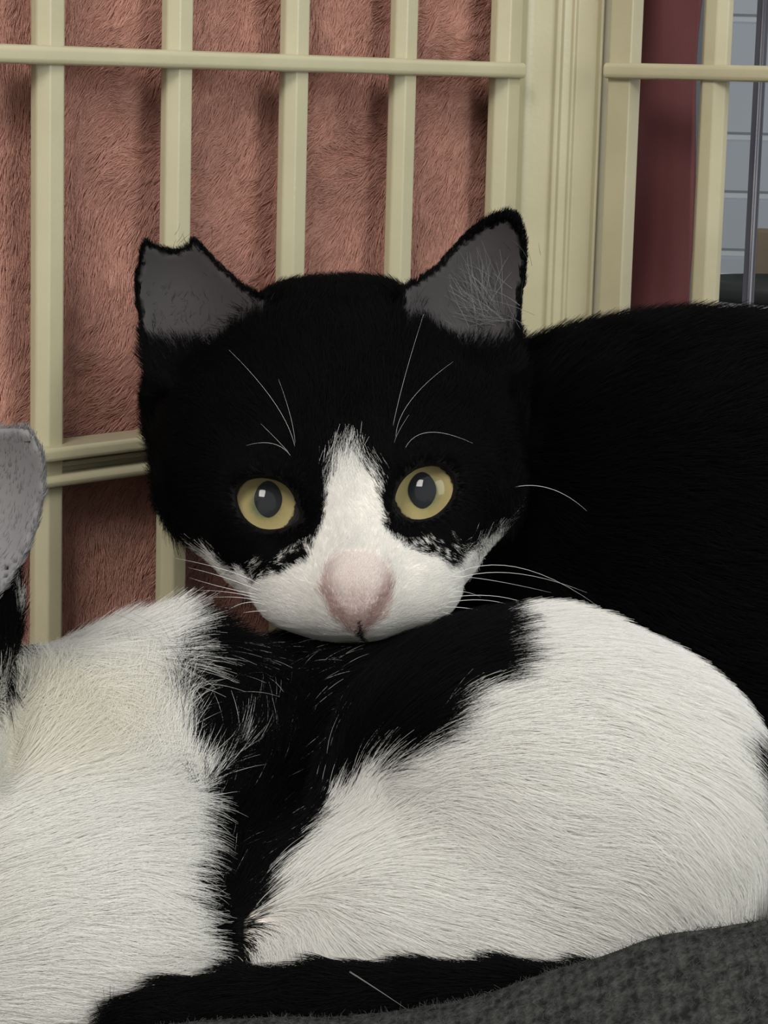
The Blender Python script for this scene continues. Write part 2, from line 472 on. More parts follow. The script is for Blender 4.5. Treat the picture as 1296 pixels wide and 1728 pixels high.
# ------------------------------------------------------------------ grey blanket the kittens lie on
def blanket():
    root = empty('grey_blanket', (0.0, 0.45, -0.02))
    tag(root, 'dark grey knitted blanket with a raised fold in front of the kittens', 'blanket')
    path = [(-420, 1765, 398), (-120, 1758, 398), (120, 1742, 398), (250, 1722, 398), (450, 1704, 397), (580, 1704, 396), (700, 1694, 395), (800, 1672, 394), (900, 1640, 392),
            (1010, 1597, 390), (1120, 1566, 388), (1240, 1540, 386), (1340, 1526, 384), (1560, 1510, 380), (1760, 1505, 376)]
    R = np.array([W(*p) for p in path])
    # resample smoothly
    tt = np.linspace(0, len(R) - 1, 180)
    i0 = np.clip(np.floor(tt).astype(int), 0, len(R) - 2); fr = (tt - i0)[:, None]
    g = lambda k: R[np.clip(k, 0, len(R) - 1)]
    p0, p1, p2, p3 = g(i0 - 1), g(i0), g(i0 + 1), g(i0 + 2)
    S = .5 * ((2 * p1) + (-p0 + p2) * fr + (2 * p0 - 5 * p1 + 4 * p2 - p3) * fr ** 2 + (-p0 + 3 * p1 - 3 * p2 + p3) * fr ** 3)
    S = S.copy(); S[:, 2] -= .0008
    v = []; prof_n = 34
    for k in range(len(S)):
        h = S[k, 2]
        for j in range(prof_n):
            t = j / (prof_n - 1) * 2 - 1          # -1 far behind, 0 ridge, 1 front
            if t < 0:
                s = -t
                y = S[k, 1] + 0.30 * s ** 2.2 + .016 * s
                z = h * max(0.0, 1 - (s / .32) ** 1.5) if s < .32 else 0.0
                z = max(z, 0.0008)
            else:
                y = S[k, 1] - 0.085 * t - .002 * t
                z = h - (h + .012) * t ** 2.0
            q = np.array([[S[k, 0] * 1000, y * 1000, 0.0]])
            z += .0009 * float(vnoise(q, 9, 41)[0] - .5) * (1 if t > -.3 else .3)
            v.append((S[k, 0], y, z))
    n = prof_n
    f = [(k * n + j, (k + 1) * n + j, (k + 1) * n + j + 1, k * n + j + 1) for k in range(len(S) - 1) for j in range(n - 1)]
    o = mesh_obj('knit_sheet', v, f, M['knit'], root)
    sol = o.modifiers.new('thick', 'SOLIDIFY'); sol.thickness = 0.004; sol.offset = 1
    # short fuzz on the fold
    rng = np.random.default_rng(77); n2 = 26000
    V = np.array(v).reshape(len(S), prof_n, 3)
    ku = rng.random(n2) * (len(S) - 2); ju = (prof_n * .36) + rng.random(n2) * (prof_n * .62 - 1)
    k0, j0 = ku.astype(int), np.clip(ju.astype(int), 0, prof_n - 2); fk, fj = (ku - k0)[:, None], (ju - j0)[:, None]
    P = V[k0, j0] * (1 - fk) * (1 - fj) + V[k0 + 1, j0] * fk * (1 - fj) + V[k0, j0 + 1] * (1 - fk) * fj + V[k0 + 1, j0 + 1] * fk * fj
    d = rng.normal(0, 1, (n2, 3)); d[:, 2] = np.abs(d[:, 2]) * .8; d /= np.linalg.norm(d, axis=1, keepdims=True)
    L = (0.0007 * (.5 + rng.random(n2)))[:, None]
    d2 = d + .7 * rng.normal(0, 1, (n2, 3))
    pts = np.stack([P, P + d * L * .5, P + d * L * .75 + d2 * L * .4], 1)
    c = np.array([.05, .05, .048]) * (.4 + 1.0 * rng.random((n2, 1)))
    hair_obj('fuzz', pts, np.full(n2, 3.5e-5), np.full(n2, 2e-5), c, M['pile'], root)
blanket()

# ------------------------------------------------------------------ solid shapes: smooth unions of rounded forms, meshed by surface nets
class Field:
    def __init__(s, lo, hi, h):
        s.lo = np.array(lo, float); s.h = h
        s.n = np.ceil((np.array(hi) - s.lo) / h).astype(int) + 1
        s.F = np.full(tuple(s.n), 50.0, np.float32)
        s.ax = [(s.lo[i] + h * np.arange(s.n[i])).astype(np.float32) for i in range(3)]
    def block(s, lo, hi):
        sl = []
        for i in range(3):
            a = int(max(0, math.floor((lo[i] - s.lo[i]) / s.h))); b = int(min(s.n[i], math.ceil((hi[i] - s.lo[i]) / s.h) + 1))
            if b <= a: return None, None
            sl.append(slice(a, b))
        P = np.stack(np.meshgrid(*[s.ax[i][sl[i]] for i in range(3)], indexing='ij'), -1)
        return tuple(sl), P
    def union(s, sl, d, k):
        a = s.F[sl]; h = np.clip(.5 + .5 * (d - a) / k, 0, 1)
        s.F[sl] = d * (1 - h) + a * h - k * h * (1 - h)
    def cut(s, sl, d, k):
        a = s.F[sl]; h = np.clip(.5 - .5 * (a + d) / k, 0, 1)
        s.F[sl] = a * (1 - h) - d * h + k * h * (1 - h)
    def ell(s, c, r, k=8.0, rz=0.0, sub=False):
        c = np.asarray(c, float); r = np.asarray(r, float); m = max(r) + k * 1.5 + 4
        sl, P = s.block(c - m, c + m)
        if sl is None: return
        q = P - c
        if rz:
            ca, sa = math.cos(rz), math.sin(rz)
            q = np.stack([q[..., 0] * ca + q[..., 1] * sa, -q[..., 0] * sa + q[..., 1] * ca, q[..., 2]], -1)
        k0 = np.sqrt(((q / r) ** 2).sum(-1)); k1 = np.sqrt(((q / r ** 2) ** 2).sum(-1)) + 1e-6
        d = np.where(k0 < 1e-3, -min(r), k0 * (k0 - 1) / k1)
        (s.cut if sub else s.union)(sl, d, k)
    def cone(s, a, b, ra, rb, k=6.0):
        a, b = np.asarray(a, float), np.asarray(b, float); m = max(ra, rb) + k * 1.5 + 4
        sl, P = s.block(np.minimum(a, b) - m, np.maximum(a, b) + m)
        if sl is None: return
        ab = b - a; t = np.clip(((P - a) @ ab) / (ab @ ab), 0, 1)
        d = np.linalg.norm(P - a - t[..., None] * ab, axis=-1) - (ra + (rb - ra) * t)
        s.union(sl, d, k)
    def mesh(s):
        F = s.F; n = s.n; ins = F < 0
        cs = sum(ins[i:n[0] - 1 + i, j:n[1] - 1 + j, k:n[2] - 1 + k].astype(np.int8) for i in (0, 1) for j in (0, 1) for k in (0, 1))
        act = (cs > 0) & (cs < 8); ci = np.argwhere(act)
        vid = -np.ones(act.shape, np.int64); vid[act] = np.arange(len(ci))
        S = np.zeros((len(ci), 3)); cnt = np.zeros(len(ci))
        cor = [(i, j, k) for i in (0, 1) for j in (0, 1) for k in (0, 1)]
        val = {c: F[ci[:, 0] + c[0], ci[:, 1] + c[1], ci[:, 2] + c[2]] for c in cor}
        for c in cor:
            for ax in range(3):
                if c[ax]: continue
                c2 = list(c); c2[ax] = 1; c2 = tuple(c2)
                a, b = val[c], val[c2]; x = (a < 0) != (b < 0)
                t = np.where(x, a / np.where(x, a - b, 1), 0)
                p = np.array(c, float) + 0 * S; p[:, ax] += t
                S += np.where(x[:, None], p, 0); cnt += x
        V = s.lo + s.h * (ci + S / cnt[:, None])
        faces = []
        for ax in range(3):
            u, w = [(1, 2), (2, 0), (0, 1)][ax]
            sl0 = [slice(None)] * 3; sl1 = [slice(None)] * 3
            sl0[ax] = slice(0, n[ax] - 1); sl1[ax] = slice(1, n[ax])
            A, B = ins[tuple(sl0)], ins[tuple(sl1)]
            e = np.argwhere(A != B)
            e = e[(e[:, u] > 0) & (e[:, w] > 0) & (e[:, u] < n[u] - 1) & (e[:, w] < n[w] - 1)]
            fl = A[e[:, 0], e[:, 1], e[:, 2]]
            def cell(du, dw):
                q = e.copy(); q[:, u] -= du; q[:, w] -= dw
                return vid[q[:, 0], q[:, 1], q[:, 2]]
            quad = np.stack([cell(1, 1), cell(0, 1), cell(0, 0), cell(1, 0)], -1)
            quad[~fl] = quad[~fl][:, ::-1]
            faces.append(quad)
        Q = np.concatenate(faces)
        Q = Q[(Q >= 0).all(1)]
        # two gentle smoothing rounds
        for lam in (.5, -.3, .5, -.3):
            acc = np.zeros_like(V); c = np.zeros(len(V))
            for i in range(4):
                a, b = Q[:, i], Q[:, (i + 1) % 4]
                np.add.at(acc, a, V[b]); np.add.at(c, a, 1); np.add.at(acc, b, V[a]); np.add.at(c, b, 1)
            V = V + lam * (acc / np.maximum(c, 1)[:, None] - V)
        return V, Q

def vnormals(V, Q):
    n = np.cross(V[Q[:, 2]] - V[Q[:, 0]], V[Q[:, 3]] - V[Q[:, 1]])
    out = np.zeros_like(V)
    for i in range(4): np.add.at(out, Q[:, i], n)
    return out / (np.linalg.norm(out, axis=1, keepdims=True) + 1e-9)

# ------------------------------------------------------------------ kitten heads (shared design, in the watching kitten's frame)
EAR_L = [(222, 470), (232, 421), (242, 391), (254, 402), (273, 412), (294, 417), (313, 411), (326, 385), (349, 413), (383, 449), (425, 484), (462, 500), (462, 570), (410, 640), (262, 680), (240, 610), (227, 530)]
EAR_R = [(861, 348), (881, 361), (893, 397), (894, 441), (889, 486), (882, 552), (882, 620), (840, 680), (710, 640), (665, 560), (668, 485), (705, 464), (733, 444), (778, 391), (817, 363), (844, 350)]
EAR_B = [(905, 380), (928, 388), (943, 416), (947, 449), (940, 504), (926, 556), (905, 605), (860, 670), (750, 640), (725, 560), (745, 470), (800, 415), (860, 384)]
EYE_L = [(399, 832), (407, 817), (421, 809), (443, 806), (466, 810), (484, 820), (496, 837), (503, 857), (509, 876), (501, 881), (484, 889), (462, 894), (443, 893), (425, 885), (412, 873), (402, 853)]
EYE_R = [(664, 854), (668, 832), (676, 815), (687, 802), (704, 791), (723, 786), (741, 787), (755, 794), (763, 806), (766, 822), (760, 843), (748, 859), (732, 871), (713, 877), (692, 876), (677, 870)]

def ear_depth(px, py, side):
    if side > 1: return 540 + (600 - py) * .02 + 9.0 * (1 - np.clip(((px - 840) / 105.0) ** 2 + ((py - 510) / 130.0) ** 2, 0, 1.3))
    if side < 0:
        u = (px - 325) / 105.0; v = (py - 520) / 125.0; lean = 542 + (600 - py) * 0.022 + (325 - px) * .03
    else:
        u = (px - 800) / 100.0; v = (py - 500) / 140.0; lean = 542 + (600 - py) * 0.022 + (px - 800) * .03
    return lean + 9.0 * (1 - np.clip(u * u + v * v, 0, 1.3))

def add_head(F, fw, inv, scale, ears=((EAR_L, -1), (EAR_R, 1))):
    """fw maps the design frame (camera mm) to this kitten's place; inv maps back"""
    E = lambda px, py, Z, r, k=8, rz=0, sub=False: F.ell(fw(C(px, py, Z)), np.array(r) * scale, k * scale, rz, sub)
    K = lambda a, b, ra, rb, k=5: F.cone(fw(C(*a)), fw(C(*b)), ra * scale, rb * scale, k * scale)
    E(566, 640, 554, (20.5, 21, 28), 6)
    E(302, 650, 555, (5.5, 12, 8), 5); E(832, 640, 555, (5.5, 12, 8), 5)
    E(492, 606, 556, (10, 13, 22), 6); E(640, 598, 556, (10, 13, 22), 6)
    E(567, 730, 549, (38.6, 23, 30), 8)
    E(576, 835, 536, (36, 21, 26), 12)
    E(590, 935, 522, (25, 15, 20), 10)
    K((584, 790, 517), (601, 985, 500.5), 8.5, 8.0, 7)          # bridge of the nose
    E(528, 998, 508, (11.2, 8.6, 9.0), 7)                    # whisker pads
    E(682, 990, 508, (10.8, 8.8, 9.0), 7)
    E(604, 1040, 512, (9.5, 5.2, 8), 5)                       # chin
    E(603, 1016, 501.5, (7.4, 6.2, 5.6), 6)                   # nose
    E(450, 815, 523, (11, 8, 6), 6); E(715, 795, 523, (11, 8, 6), 6)   # brows
    for poly, side in ears:
        pa = np.array(poly, float)
        c0 = [fw(C(x, y, z)) for x in (pa[:, 0].min() - 20, pa[:, 0].max() + 20) for y in (pa[:, 1].min() - 20, pa[:, 1].max() + 20) for z in (525, 575)]
        sl, P = F.block(np.min(c0, 0), np.max(c0, 0))
        if sl is None: continue
        q = inv(P); px, py = pix(q)
        d2 = poly_sd(px, py, poly) * q[..., 2] / FPX + .8
        dz = np.abs(q[..., 2] - ear_depth(px, py, side)) - 1.6
        h = np.clip(.5 - .5 * (dz - d2) / 1.2, 0, 1)
        d = dz * (1 - h) + d2 * h + 1.2 * h * (1 - h)
        F.union(sl, (d * scale).astype(np.float32), 3.0 * scale)
    for poly, c in ((EYE_L, (451, 850)), (EYE_R, (715, 832))):
        pa = np.array(poly, float)
        c0 = [fw(C(x, y, z)) for x in (pa[:, 0].min() - 25, pa[:, 0].max() + 25) for y in (pa[:, 1].min() - 25, pa[:, 1].max() + 25) for z in (495, 528)]
        sl, P = F.block(np.min(c0, 0), np.max(c0, 0))
        if sl is None: continue
        q = inv(P); px, py = pix(q)
        d2 = poly_sd(px, py, poly) * q[..., 2] / FPX
        d = np.maximum(d2, q[..., 2] - 526)
        F.cut(sl, (d * scale).astype(np.float32), 1.6 * scale)

EYES = [dict(c=(450, 850), pup=(451, 842)), dict(c=(715, 832), pup=(713, 827))]
def add_eyes(parent, fw, scale):
    for e in EYES:
        R, ri = 8.6, 6.75
        c = C(e['c'][0], e['c'][1], 525.3); ctr = C(e['c'][0], e['c'][1], 515.9)
        ex = np.array([1., 0, 0]); ey = np.array([0, 1., 0])
        zf = -1.0                                     # toward the camera
        def ring_mesh(rr, zz, uv=None):
            v = []; 
            for r, z in zip(rr, zz):
                for k in range(48):
                    an = 2 * math.pi * k / 48
                    v.append(c + np.array([r * math.cos(an), r * math.sin(an), z * zf]))
            f = [(j * 48 + k, j * 48 + (k + 1) % 48, (j + 1) * 48 + (k + 1) % 48, (j + 1) * 48 + k) for j in range(len(rr) - 1) for k in range(48)]
            return v, f
        # eyeball with a flattened front where the iris sits
        th = np.linspace(math.pi, math.asin(ri / R), 18)
        rr = list(R * np.sin(th)); zz = list(R * np.cos(th))
        v, f = ring_mesh(rr, zz)
        eye = mesh_obj('eye', to_world(fw(np.array(v))), f, M['eyewhite'], parent)
        z0 = R * math.cos(math.asin(ri / R))
        rr = np.linspace(0.01, ri, 14); zz = z0 - .9 * (1 - (rr / ri) ** 2) * .35
        v, f = ring_mesh(rr, zz)
        io = mesh_obj('iris', to_world(fw(np.array(v))), f, M['iris'], eye)
        at = io.data.attributes.new('iris_uv', 'FLOAT_VECTOR', 'POINT')
        uv = (np.array(v) - c) / ri; uv[:, 2] = 0
        at.data.foreach_set('vector', uv.astype(np.float32).ravel())
        # pupil: upright rounded diamond
        pc = C(e['pup'][0], e['pup'][1], 516.2); v = [np.array([pc[0], pc[1], c[2] - z0 + .16])]; n = 40
        for k in range(n):
            an = 2 * math.pi * k / n
            w, h = 2.95, 3.85
            p = 1.8
            x = w * np.sign(math.cos(an)) * abs(math.cos(an)) ** (2 / p); y = h * np.sign(math.sin(an)) * abs(math.sin(an)) ** (2 / p)
            v.append(np.array([pc[0] + x, pc[1] + y, c[2] - z0 + .10]))
        f = [(0, 1 + k, 1 + (k + 1) % n) for k in range(n)]
        mesh_obj('pupil', to_world(fw(np.array(v))), f, M['pupil'], eye)
        rr = np.concatenate([[0.01], np.linspace(.6, ri + .5, 14)])
        RC = 9.4; zz = z0 - .2 + np.sqrt(RC ** 2 - rr ** 2) - math.sqrt(RC ** 2 - (ri + .5) ** 2)
        v, f = ring_mesh(rr, zz)
        mesh_obj('cornea', to_world(fw(np.array(v))), f, M['cornea'], eye)

HEAD_WHITE = [(580, 772), (604, 776), (640, 800), (648, 860), (655, 905), (690, 925), (735, 938), (752, 952), (800, 925), (850, 885), (890, 868), (870, 960), (760, 1040), (700, 1130), (500, 1130), (430, 1030), (300, 985), (300, 905), (350, 935), (430, 975), (480, 968), (522, 945), (542, 890), (548, 830), (558, 790)]
NOSE = [(552, 955), (575, 935), (628, 935), (652, 960), (659, 995), (642, 1040), (612, 1066), (596, 1066), (565, 1042), (543, 1000)]
LEATHER = [(543, 995), (556, 1012), (575, 1030), (602, 1040), (630, 1028), (648, 1008), (659, 985), (660, 1010), (640, 1045), (612, 1070), (596, 1070), (563, 1046), (545, 1015)]
BLACK = np.array([0.0026, 0.0025, 0.0027]); WHITE = np.array([0.90, 0.885, 0.845])

def in_ear(q, er_poly=EAR_R, sd=1):
    px, py = pix(q)
    dl, dr = poly_sd(px, py, EAR_L), poly_sd(px, py, er_poly)
    el = (dl < 10) & (np.abs(q[:, 2] - ear_depth(px, py, -1)) < 3.2)
    er = (dr < 10) & (np.abs(q[:, 2] - ear_depth(px, py, sd)) < 3.2)
    return el, er, dl, dr

def head_coat(q, rnd):             # q: points in the design frame -> white mask
    px, py = pix(q)
    j = 9 * (vnoise(q, 1.3, 51) - .5) + 10 * (rnd - .5)
    d = poly_sd(px, py, HEAD_WHITE) + j + 34 * (rnd - .5) * sstep(850 - py, 0, 70) * (np.abs(px - 600) < 90)
    return (d < 0) | ((d < 34) & (py > 900) & (np.abs(px - 612) < 190) & (vnoise(q, .8, 53) > .66) & (rnd > .35))

def head_skin(q, n, earfn=in_ear):
    """bare-skin colours: inner ears, nose, eyelids; returns colour and mask"""
    px, py = pix(q)
    colr = np.zeros((len(q), 3)); m = np.zeros(len(q))
    el, er, dl, dr = earfn(q)
    front = n[:, 2] < 0.15
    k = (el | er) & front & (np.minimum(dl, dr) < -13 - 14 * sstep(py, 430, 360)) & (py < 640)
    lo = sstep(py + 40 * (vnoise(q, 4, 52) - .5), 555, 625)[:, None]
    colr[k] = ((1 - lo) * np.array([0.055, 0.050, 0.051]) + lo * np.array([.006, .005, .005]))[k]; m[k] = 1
    dn = poly_sd(px, py, NOSE)
    k = (dn < 4) & (q[:, 2] < 512)
    colr[k] = (0.62, 0.50, 0.47); m[k] = 1
    k = (poly_sd(px, py, LEATHER) < 2) & (q[:, 2] < 512)
    colr[k] = (0.40, 0.275, 0.25); m[k] = 1
    k = (np.abs(px - 605) < 5) & (py > 1062) & (py < 1092) & (q[:, 2] < 515)
    colr[k] = (0.05, 0.03, 0.03); m[k] = 1
    for poly in (EYE_L, EYE_R):
        k = (poly_sd(px, py, poly) < 12) & (q[:, 2] < 535)
        colr[k] = (0.006, 0.005, 0.005); m[k] = 1
    return colr, m

def idw(px, py, ctl, s=60.0):
    ctl = np.array(ctl, float)
    out = np.zeros((len(px), 2)); w = np.zeros(len(px))
    for x, y, dx, dy in ctl:
        k = 1.0 / ((px - x) ** 2 + (py - y) ** 2 + s * s) ** 1.6
        l = math.hypot(dx, dy)
        out[:, 0] += k * dx / l; out[:, 1] += k * dy / l; w += k
    return out / w[:, None]

HEAD_FLOW = [(603, 1000, 0, 1), (572, 1000, -.25, 1), (634, 998, .25, 1), (603, 1035, 0, 1), (575, 1030, -.3, 1), (632, 1028, .3, 1), (603, 970, 0, 1), (600, 700, 0, 1), (600, 560, 0, 1), (500, 600, -.3, 1), (700, 600, .3, 1), (600, 850, 0, 1), (600, 950, 0, 1), (400, 720, -.8, .8), (780, 720, .8, .8),
             (300, 700, -1, .3), (870, 700, 1, .3), (330, 850, -1, -.2), (840, 850, 1, -.2), (520, 1000, -1, -.35), (690, 1000, 1, -.3), (450, 950, -1, -.1), (770, 940, 1, 0),
             (560, 900, -.5, .8), (640, 900, .5, .8), (560, 1060, -.7, -.7), (650, 1060, .7, -.7), (400, 950, -1, -.2), (250, 800, -1, -.3), (890, 800, 1, -.3)]

def head_flow(px, py):
    d = idw(px, py, HEAD_FLOW, 45)
    for cx, cy in ((451, 850), (715, 832)):          # hair parts around the eyes
        rx, ry = px - cx, -(py - cy); r = np.hypot(rx, ry) + 1e-6
        k = np.exp(-(np.clip(r - 50, 0, None) / 38.0) ** 2) * 1.9
        d[:, 0] += k * rx / r; d[:, 1] += k * ry / r
    for cx, cy, bx, by in ((322, 500, 330, 640), (800, 480, 800, 640)):
        pass
    return d

def head_len(px, py):
    r = np.hypot((px - 600) / 1.0, (py - 985) / 1.0)
    L = 1.9 + 4.6 * sstep(r, 100, 340)
    L = L + 3.0 * sstep(np.abs(px - 578), 215, 320) * sstep(py, 720, 860)
    for cx, cy in ((451, 850), (715, 832)):
        rr = np.hypot(px - cx, py - cy)
        L = np.maximum(L * (0.34 + .66 * sstep(rr, 55, 150)), 1.25)
    up = sstep(830 - py, 0, 80) * (np.abs(px - 600) < 80)
    L = L + 2.4 * up * sstep(py, 740, 800)
    return L

def sample(V, Q, Nv, dens, rng):
    """random surface points; dens per mm2 at each face"""
    T = np.concatenate([Q[:, [0, 1, 2]], Q[:, [0, 2, 3]]]); dens = np.concatenate([dens, dens])
    ar = .5 * np.linalg.norm(np.cross(V[T[:, 1]] - V[T[:, 0]], V[T[:, 2]] - V[T[:, 0]]), axis=1)
    cnt = rng.poisson(ar * dens); ti = np.repeat(np.arange(len(T)), cnt)
    u, v = rng.random(len(ti)), rng.random(len(ti)); f = u + v > 1; u[f], v[f] = 1 - u[f], 1 - v[f]
    w = np.stack([1 - u - v, u, v], -1)[..., None]
    P = (V[T[ti]] * w).sum(1); Nn = (Nv[T[ti]] * w).sum(1)
    return P, Nn / (np.linalg.norm(Nn, axis=1, keepdims=True) + 1e-9)

def strands(P, Nn, D2, L, lift, rng, k=5, curve_r=34.0, jit=.12, clump=.35, end_lift=.25):
    """hair curves in camera mm. D2: image-space flow (right, up)"""
    D = np.concatenate([D2, np.zeros((len(P), 1))], 1)
    j = np.stack([vnoise(P, 3.2, 61) - .5, vnoise(P, 3.2, 62) - .5, vnoise(P, 3.2, 63) - .5], -1) * clump * 2
    j2 = np.stack([vnoise(P, 9, 64) - .5, vnoise(P, 9, 65) - .5, vnoise(P, 9, 66) - .5], -1) * clump * 2
    D = D / (np.linalg.norm(D, axis=1, keepdims=True) + 1e-6) + j + j2 + rng.normal(0, jit, D.shape)
    T = D - (D * Nn).sum(1, keepdims=True) * Nn
    T /= np.linalg.norm(T, axis=1, keepdims=True) + 1e-6
    lift = np.broadcast_to(np.asarray(lift, float), (len(P),))[:, None]
    p = P - Nn * np.minimum(.3, .08 * L)[:, None]
    pts = [p]
    end_lift = np.broadcast_to(np.asarray(end_lift, float), (len(P),))[:, None]
    for i in range(1, k):
        t = (i - .5) / (k - 1)
        lf = lift * (1 - t * (1 - end_lift))
        d = T * np.sqrt(np.clip(1 - lf ** 2, .05, 1)) + Nn * (lf - t * L[:, None] / curve_r * np.clip(1.45 - 1.5 * lift, 0, 1))
        d /= np.linalg.norm(d, axis=1, keepdims=True)
        p = p + d * (L[:, None] / (k - 1))
        pts.append(p)
    return np.stack(pts, 1)

def skin_attr(o, colr):
    a = o.data.attributes.new('coat', 'FLOAT_COLOR', 'POINT')
    c = np.ones((len(colr), 4), np.float32); c[:, :3] = colr
    a.data.foreach_set('color', c.ravel())

def whisker(parent, pts, r0=0.11, name='whisker'):
    """pts: list of (px, py, Z); a tapering round hair through them"""
    A = np.array([C(*p) for p in pts]); n = 14
    t = np.linspace(0, 1, n)
    if len(A) == 3: X = ((1 - t) ** 2)[:, None] * A[0] + (2 * t * (1 - t))[:, None] * (2 * A[1] - .5 * (A[0] + A[2])) + (t ** 2)[:, None] * A[2]
    else: X = (1 - t)[:, None] * A[0] + t[:, None] * A[1]
    v = []; f = []; m = 5
    for i in range(n):
        d = X[min(i + 1, n - 1)] - X[max(i - 1, 0)]; d /= np.linalg.norm(d)
        a = np.cross(d, [0, 0, 1.0]); a /= np.linalg.norm(a) + 1e-9; b = np.cross(d, a)
        r = r0 * (1 - .85 * t[i])
        for k in range(m):
            an = 2 * math.pi * k / m
            v.append(X[i] + r * (math.cos(an) * a + math.sin(an) * b))
    for i in range(n - 1):
        for k in range(m): f.append((i * m + k, i * m + (k + 1) % m, (i + 1) * m + (k + 1) % m, (i + 1) * m + k))
    f += [tuple(range(m))[::-1], tuple(range((n - 1) * m, n * m))]
    return mesh_obj(name, to_world(np.array(v)), f, M['whisker'], parent)

def floor_cut(F, z=0.0005):
    sl, P = F.block(F.lo, F.lo + F.h * F.n)
    zz = (CAM_H + (P[..., 0] * cR[2] + P[..., 1] * cU[2] + P[..., 2] * cF[2]) / 1000.0 - z) * 1000.0
    F.F = np.maximum(F.F, -zz.astype(np.float32))

ident = lambda P: np.asarray(P, float)

# ------------------------------------------------------------------ kitten A: the one that looks out
def kitten_a():
    base = W(760, 1180, 590)
    root = empty('kitten', (float(base[0]), float(base[1]), 0.0))
    tag(root, 'black and white kitten staring out with wide golden eyes and a notched ear', 'kitten')
    F = Field((-64, -92, 484), (168, 80, 632), 1.2)
    F.ell(C(1190, 905, 585), (76, 50, 40), 10)                # trunk lying along the cage side
    F.ell(C(1180, 1060, 585), (76, 42, 38), 10)
    F.ell(C(760, 960, 580), (32, 30, 26), 10)                 # neck and shoulder
    F.ell(C(800, 1130, 590), (38, 36, 24), 10)                # chest
    F.cone(C(740, 1150, 590), C(700, 1290, 572), 9, 8, 6)     # folded forelegs
    F.cone(C(860, 1150, 592), C(820, 1290, 574), 9, 8, 6)
    F.ell(C(567, 720, 556), (30, 25, 28), 8)
    add_head(F, ident, ident, 1.0)
    floor_cut(F)
    V, Q = F.mesh(); Nv = vnormals(V, Q)
    o = mesh_obj('body', to_world(V), Q, M['skin'], root)
    px, py = pix(V)
    onhead = (px < 900) & (V[:, 2] < 590) & (py < 1130)
    wm = head_coat(V, np.full(len(V), .5)) & onhead & (V[:, 2] < 548)
    cc = np.where(wm[:, None], WHITE * np.array([.95, .88, .85]), BLACK)
    sc, sm = head_skin(V, Nv); sm = sm * onhead
    cc = np.where(sm[:, None] > 0, sc, cc)
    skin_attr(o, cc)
    add_eyes(root, ident, 1.0)
    # fur
    rng = np.random.default_rng(101)
    cen = V[Q].mean(1); cn = Nv[Q].mean(1); cpx, cpy = pix(cen)
    vd = cen / np.linalg.norm(cen, axis=1, keepdims=True); face = -(cn * vd).sum(1)
    head = (cpx < 900) & (cen[:, 2] < 575) & (cpy < 1110)
    dens = np.where(head, 17.0, 7.0)
    dens = np.where(head, dens + 17.0 * sstep(-np.hypot(cpx - 600, cpy - 1000), -230, -90), dens)
    dens *= (face > -.40)
    dens[(cpy > 1230)] = 0
    el, er, dl, dr = in_ear(cen)
    inner = (el | er) & (cn[:, 2] < .1) & (np.minimum(dl, dr) < -15 - 14 * sstep(cpy, 430, 360))
    dens[inner] = 14.0 * sstep(cpy, 560, 615)[inner]
    dens[(el | er) & ~inner] = 22.0
    dens *= (face > -.40)
    for poly in (EYE_L, EYE_R): dens[(poly_sd(cpx, cpy, poly) < 4) & (cen[:, 2] < 535)] = 0
    P, Nn = sample(V, Q, Nv, dens, rng)
    ppx, ppy = pix(P); n = len(P); rnd = rng.random(n)
    hd = (ppx < 905) & (P[:, 2] < 578) & (ppy < 1110)
    D2 = head_flow(ppx, ppy)
    Db = idw(ppx, ppy, [(900, 650, 1, .2), (1000, 620, 1, .2), (1200, 600, 1, .1), (1000, 900, 1, -.3), (1250, 900, 1, -.3), (850, 1000, .6, -.6)], 60)
    D2 = np.where(hd[:, None], D2, Db)
    L = np.where(hd, head_len(ppx, ppy), 9.5) * (.75 + .5 * rng.random(n))
    el, er, dl, dr = in_ear(P)
    ear = el | er
    L = np.where(ear, (1.5 + 2.5 * sstep(ppy, 550, 600)) * (.6 + .8 * rng.random(n)), L)
    eu = np.where(dl < dr, -.35, .35)
    D2 = np.where(ear[:, None], np.stack([eu, np.ones(n)], -1), D2)
    lift = np.where(hd, .45, .62) + .25 * (rng.random(n) - .5)
    near = sstep(-np.hypot(ppx - 600, ppy - 1000), -240, -90); lift = lift * (1 - near) + .33 * near
    L = np.where((poly_sd(ppx, ppy, NOSE) < 0) & (P[:, 2] < 512), np.minimum(L, 1.5 - .7 * sstep(ppy, 985, 1035)), L)
    S = strands(P, Nn, D2, L, lift, rng, 5, 40.0, .14, .32, .5)
    wm = head_coat(P, rnd) & hd & (P[:, 2] < 550) & ~ear
    cb = BLACK * (.5 + rng.random((n, 1)) * 1.2)
    cw = WHITE * (.9 + .14 * rng.random((n, 1)))
    colr = np.where(wm[:, None], cw, cb)
    pk = (poly_sd(ppx, ppy, NOSE) + 10 * (rnd - .5) < 2) & wm
    vv = np.abs(ppx - 602) / (59.0 * np.clip(1 - np.clip(ppy - 990, 0, None) / 95.0, .15, 1))     # toward the edges of the nose wedge
    ed = np.clip(.55 * sstep(ppy, 985, 1045) + .75 * sstep(vv, .45, 1.05) * sstep(ppy, 930, 1000) + .2 * sstep(vv, .4, 1), 0, 1)[:, None]
    colr = np.where(pk[:, None], (np.array([.91, .855, .815]) * (1 - ed) + np.array([.52, .385, .355]) * ed) * (.94 + .1 * rnd[:, None]), colr)
    ph = (np.abs(ppx - 605 - 2 * (rnd - .5)) < 3.2) & (ppy > 1050) & (ppy < 1100) & (P[:, 2] < 516)
    colr[ph] = (.04, .028, .028)
    R0 = np.where(hd, 4.6e-5, 5.5e-5); R0 = R0 * (1 - .22 * near)
    hair_obj('fur', to_world(S), R0, R0 * .35, colr, M['fur'], root)
